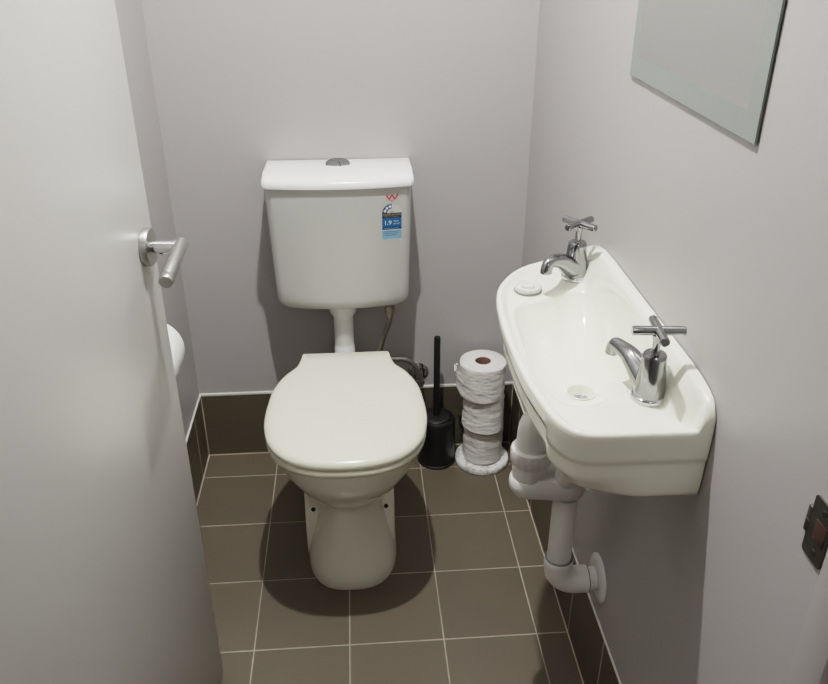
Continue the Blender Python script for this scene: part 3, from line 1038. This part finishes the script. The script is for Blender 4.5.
tube(bm, smooth_path([(DR[0], DR[1], 0.665), (DR[0], DR[1], 0.615), (DR[0] + 0.002, DR[1] + 0.012, 0.57), (PX - 0.006, PY - 0.016, 0.53), (PX - 0.004, PY - 0.006, 0.505)], 6), 0.0215, n=24)
lathe(bm, [(0.0285, 0.690), (0.030, 0.688), (0.030, 0.652), (0.0275, 0.648), (0.022, 0.647)], origin=(DR[0], DR[1], 0), n=36)
trp('inlet_pipe', bm)
bm = bmesh.new()
lathe(bm, [(0.0215, 0.475), (0.0215, 0.29)], origin=(PX, PY, 0), n=32)
trp('waste_pipe', bm)
bm = bmesh.new()
RB = 0.034
arcp = [Vector((PX, PY, 0.330)), Vector((PX, PY, 0.322))]
for k in range(0, 9):
    a = radians(k * 11.25)
    arcp.append(Vector((PX + RB * (1 - cos(a)), PY, 0.312 - RB * sin(a))))
arcp.append(Vector((PX + RB + 0.022, PY, 0.312 - RB)))
tube(bm, arcp, 0.0252, n=28)
lathe(bm, [(0.0255, -0.004), (0.0262, -0.003), (0.0262, 0.010), (0.0252, 0.011)], origin=(PX, PY, 0.324), n=36)
trp('elbow', bm, angle=50)
bm = bmesh.new()
lathe(bm, [(0.0256, 0.0), (0.0256, 0.001)], origin=(PX, PY, 0.3348), n=36)
trp('pipe_joint', bm, 'grey')['label'] = 'thin grey joint line'
bm = bmesh.new()
lathe(bm, [(0.0253, 0.0), (0.0253, 0.001)], origin=(PX + RB + 0.0225, PY, 0.312 - RB), axis=(1, 0, 0), n=36)
trp('wall_pipe_joint', bm, 'grey')['label'] = 'thin grey joint line'
bm = bmesh.new()
lathe(bm, [(0.0215, 0.0), (0.0215, 0.0807 - RB - 0.02 + 0.003)], origin=(PX + RB + 0.02, PY, 0.312 - RB), axis=(1, 0, 0), n=32)
trp('wall_pipe', bm)
bm = bmesh.new()
lathe(bm, [(0.046, 0.0005), (0.046, 0.003), (0.044, 0.0055), (0.034, 0.008), (0.0245, 0.0095), (0.0225, 0.009)], origin=(W, PY, 0.312 - RB), axis=(-1, 0, 0), n=44)
trp('wall_rose', bm, 'plastic')

# ------------------------------------------------------------------ toilet brush and its holder
BX, BY = 0.647, -0.068
bh = thing('toilet_brush_holder', 'black round toilet brush holder on the floor by the back wall', 'toilet brush holder', (BX, BY, 0.0))
bm = bmesh.new()
lathe(bm, [(0.044, 0.0), (0.0495, 0.003), (0.0505, 0.008), (0.0505, 0.118), (0.0500, 0.132), (0.0480, 0.1405), (0.0440, 0.1450), (0.0415, 0.1450), (0.0405, 0.143), (0.0405, 0.015), (0.0, 0.012)], n=48, cap1=False)
link('holder_cup', bm, 'black', bh)
bm = bmesh.new()
lathe(bm, [(0.052, 0.0), (0.0525, 0.002), (0.0525, 0.006), (0.0505, 0.008)], n=48)
link('holder_foot', bm, 'blackm', bh)
tb = thing('toilet_brush', 'black toilet brush with a long straight handle standing in its holder', 'toilet brush', (BX - 0.002, BY, 0.10))
bm = bmesh.new()
lathe(bm, [(0.0385, 0.0440), (0.0402, 0.0445), (0.0402, 0.0465), (0.039, 0.0475), (0.026, 0.0490), (0.0125, 0.0505), (0.0, 0.051)], n=44)
link('brush_cap', bm, 'black', tb)
bm = bmesh.new()
lathe(bm, [(0.0095, 0.05), (0.0085, 0.06), (0.0085, 0.288), (0.0078, 0.290), (0.0, 0.2902)], n=24)
link('brush_handle', bm, 'blackm', tb)
bm = bmesh.new()
lathe(bm, [(0.012, -0.075), (0.03, -0.07), (0.034, -0.05), (0.034, 0.0), (0.02, 0.012), (0.008, 0.020), (0.008, 0.0445)], n=40)
link('brush_head', bm, 'blackm', tb)

# ------------------------------------------------------------------ toilet roll stand with three spare rolls
QX, QY = 0.774, -0.082
st = thing('toilet_roll_stand', 'round white marble base with a post holding stacked toilet rolls', 'toilet roll stand', (QX, QY, 0.0))
bm = bmesh.new()
lathe(bm, [(0.072, 0.0), (0.0745, 0.002), (0.0755, 0.009), (0.0745, 0.016), (0.072, 0.0185), (0.0, 0.019)], n=60)
link('marble_base', bm, 'marble', st)
bm = bmesh.new()
lathe(bm, [(0.009, 0.017), (0.009, 0.285), (0.0, 0.288)], n=20)
link('post', bm, 'black', st)

def roll_mesh(r, h, seed, tail=False, ragged=0.002):
    rnd = random.Random(seed)
    ph = [(rnd.uniform(0, 2 * pi), rnd.uniform(-1, 1), k) for k in (2, 3, 5, 7)]
    bm = bmesh.new()
    n = 72
    rings = []
    zs = [0.0, 0.002, 0.006] + [h * t for t in (0.12, 0.22, 0.32, 0.42, 0.52, 0.62, 0.72, 0.82, 0.9)] + [h - 0.005, h - 0.0015, h]
    for q, z in enumerate(zs):
        edge = 0.0025 if q in (0, len(zs) - 1) else (0.0008 if q in (1, len(zs) - 2) else 0)
        rg = []
        for i in range(n):
            a = 2 * pi * i / n
            w = sum(c * sin(k * a + p + z * 60 * c) for p, c, k in ph) * ragged * 0.35
            w += ragged * 0.5 * sin(z * 170 + 2.0 * sin(a * 2 + seed) + seed)
            rg.append(Vector(((r - edge + w) * cos(a), (r - edge + w) * sin(a), z)))
        rings.append(rg)
    rc = 0.0215
    core_t = [Vector((rc * cos(2 * pi * i / n), rc * sin(2 * pi * i / n), h - 0.001)) for i in range(n)]
    core_b = [Vector((rc * cos(2 * pi * i / n), rc * sin(2 * pi * i / n), 0.001)) for i in range(n)]
    loft(bm, [core_b] + rings + [core_t, core_b], cap0=False, cap1=False)
    return bm
def core_mesh(h):
    bm = bmesh.new()
    lathe(bm, [(0.0212, 0.0015), (0.0212, h - 0.0015), (0.0198, h - 0.0015), (0.0198, 0.0015), (0.0212, 0.0015)], n=40, cap0=False, cap1=False)
    return bm
RH = 0.1015
spec = [('white toilet roll at the bottom of the stack, resting on the marble base', 0.0545, 0.0, 0.0), ('white toilet roll in the middle of the stack on the marble stand', 0.0550, -0.003, -0.003), ('white toilet roll on top of the stack, its brown core showing', 0.0610, -0.009, -0.003)]
for k, (lab, r, dx, dy) in enumerate(spec):
    t = thing('toilet_roll', lab, 'toilet roll', (QX + dx, QY + dy, 0.0192 + k * (RH + 0.0006)), 'spare toilet rolls stacked on the marble stand')
    link('paper_roll', roll_mesh(r, RH, 3 + k, ragged=(0.0016 if k < 2 else 0.0010)), 'paper', t, angle=60)
    link('cardboard_core', core_mesh(RH), 'board', t)
    # loose outer sheet edge hanging round the lower rim
    bm = bmesh.new()
    if k < 2:
        def sheet(a0, a1, z0, z1, off0, off1, n=26):
            A = []; B = []
            for i in range(n + 1):
                u = i / n
                a = radians(a0 + (a1 - a0) * u)
                f = sin(pi * u)
                A.append(Vector(((r + 0.0022) * cos(a), (r + 0.0022) * sin(a), z1)))
                B.append(Vector(((r + off0 + off1 * f) * cos(a), (r + off0 + off1 * f) * sin(a), z0 + 0.012 * (1 - u) * (k == 1))))
            mid = [(p + q) * 0.5 - Vector((p.x, p.y, 0)).normalized() * 0.0004 for p, q in zip(A, B)]
            loft(bm, [A, mid, B], cap0=False, cap1=False, closed=False)
        if k == 1:
            sheet(170, 350, 0.003, RH * 0.55, 0.0025, 0.0030)
        else:
            sheet(195, 330, 0.008, RH * 0.5, 0.0015, 0.0012)
    else:
        # loose flap standing off on the left
        A = []
        for q in range(9):
            z = RH - 0.004 - 0.084 * q / 8
            row = []
            for i in range(9):
                u = i / 8
                a = radians(212 - 30 * u)
                rr = r + 0.0015 + (0.013 - 0.008 * q / 8) * u ** 1.6 + 0.0016 * sin(q * 1.7 + 3 * u)
                row.append(Vector((rr * cos(a), rr * sin(a), z + 0.004 * u * sin(q))))
            A.append(row)
        loft(bm, A, cap0=False, cap1=False, closed=False)
        B = []
        for q in range(4):
            row = []
            for i in range(5):
                u = i / 4
                row.append(Vector((-r - 0.006 - 0.010 * u - 0.002 * q * (1 - u), -0.002 - 0.004 * q, RH - 0.006 - 0.005 * q - 0.004 * u + 0.003 * sin(3 * u))))
            B.append(row)
        loft(bm, B, cap0=False, cap1=False, closed=False)
    link('loose_sheet', bm, 'paper', t)

# ------------------------------------------------------------------ roll on the left wall, half hidden by the door
lx, ly, lz = 0.060, -0.62, 0.665
th = thing('toilet_roll_holder', 'chrome toilet roll arm on the left wall behind the open door', 'toilet roll holder', (0.0, ly - 0.08, lz))
bm = bmesh.new()
lathe(bm, [(0.022, 0.0005), (0.022, 0.006), (0.020, 0.008), (0.008, 0.009), (0.0065, 0.0095), (0.0065, lx)], axis=(1, 0, 0), n=28)
link('wall_plate', bm, 'chrome', th)
bm = bmesh.new()
lathe(bm, [(0.0068, -0.007), (0.0068, 0.185), (0.0095, 0.186), (0.0095, 0.190)], origin=(lx, 0, 0), axis=(0, 1, 0), n=24)
link('roll_arm', bm, 'chrome', th)
wr = thing('toilet_roll', 'white toilet roll on the left wall, half hidden behind the open door', 'toilet roll', (lx - 0.0, ly - 0.05, lz - 0.0125))
bm = bmesh.new()
n = 64
def rr_(r, y):
    return [Vector((r * cos(2 * pi * i / n), y, r * sin(2 * pi * i / n))) for i in range(n)]
R_ = 0.0580
loft(bm, [rr_(0.0205, 0.001), rr_(R_ - 0.003, 0.0), rr_(R_, 0.003), rr_(R_, 0.103), rr_(R_ - 0.003, 0.106), rr_(0.0205, 0.105), rr_(0.0205, 0.001)], cap0=False, cap1=False)
link('paper_roll', bm, 'lidp', wr)
bm = bmesh.new()
lathe(bm, [(0.0204, 0.001), (0.0204, 0.105), (0.0192, 0.105), (0.0192, 0.001), (0.0204, 0.001)], axis=(0, 1, 0), n=36, cap0=False, cap1=False)
link('cardboard_core', bm, 'board', wr)

# ------------------------------------------------------------------ ceiling light and added hall fill
LX, LY, LZ = 0.455, -0.77, CEIL
cl_ = thing('ceiling_light', 'small round white ceiling light in the middle of the toilet room ceiling', 'ceiling light', (LX, LY, LZ))
bm = bmesh.new()
lathe(bm, [(0.045, 0.0005), (0.045, 0.010), (0.040, 0.016), (0.019, 0.018)], axis=(0, 0, -1), n=40)
link('light_rim', bm, 'lidp', cl_)
bm = bmesh.new()
lathe(bm, [(0.0185, 0.0185), (0.0178, 0.022), (0.014, 0.026), (0.008, 0.0285), (0.0, 0.0295)], axis=(0, 0, -1), n=32, cap0=False)
link('light_diffuser', bm, 'bulb', cl_)
M['bulb'].node_tree.nodes['Principled BSDF'].inputs['Emission Strength'].default_value = 4300.0

ld = bpy.data.lights.new('hall_fill', 'AREA')  # unseen soft fill added in the hall to lift front-facing surfaces
ld.shape = 'DISK'; ld.size = 0.35; ld.energy = 3.0; ld.color = (1.0, 0.97, 0.93)
lo = bpy.data.objects.new('hall_fill', ld); COL.objects.link(lo)
lo.location = (0.70, -2.6, CEIL - 0.03)

w = bpy.data.worlds.new('world'); scene.world = w
w.use_nodes = True
w.node_tree.nodes['Background'].inputs[0].default_value = (0.9, 0.88, 0.86, 1)
w.node_tree.nodes['Background'].inputs[1].default_value = 0.02

# ------------------------------------------------------------------ camera (fitted to the tile grid)
cam = bpy.data.cameras.new('camera')
cam.sensor_fit = 'HORIZONTAL'
cam.sensor_width = 36.0
cam.lens = 804.15 / 828.0 * 36.0
cam.clip_start = 0.02
co = bpy.data.objects.new('camera', cam); COL.objects.link(co)
yaw, pitch = -0.0747, 0.4905
f = Vector((-sin(yaw) * cos(pitch), cos(yaw) * cos(pitch), -sin(pitch)))
r = Vector((cos(yaw), sin(yaw), 0.0))
u = r.cross(f)
m3 = Matrix((r, u, -f)).transposed()
co.matrix_world = Matrix.Translation((0.4459, -1.9118, 1.365)) @ m3.to_4x4()
scene.camera = co

scene.view_settings.view_transform = 'Filmic'
scene.view_settings.look = 'Medium High Contrast'
scene.view_settings.exposure = 0.8
scene.cycles.use_denoising = True
scene.cycles.max_bounces = 10
scene.cycles.diffuse_bounces = 6
scene.cycles.glossy_bounces = 6
scene.cycles.sample_clamp_indirect = 6.0
scene.cycles.caustics_reflective = True
scene.cycles.blur_glossy = 0.3
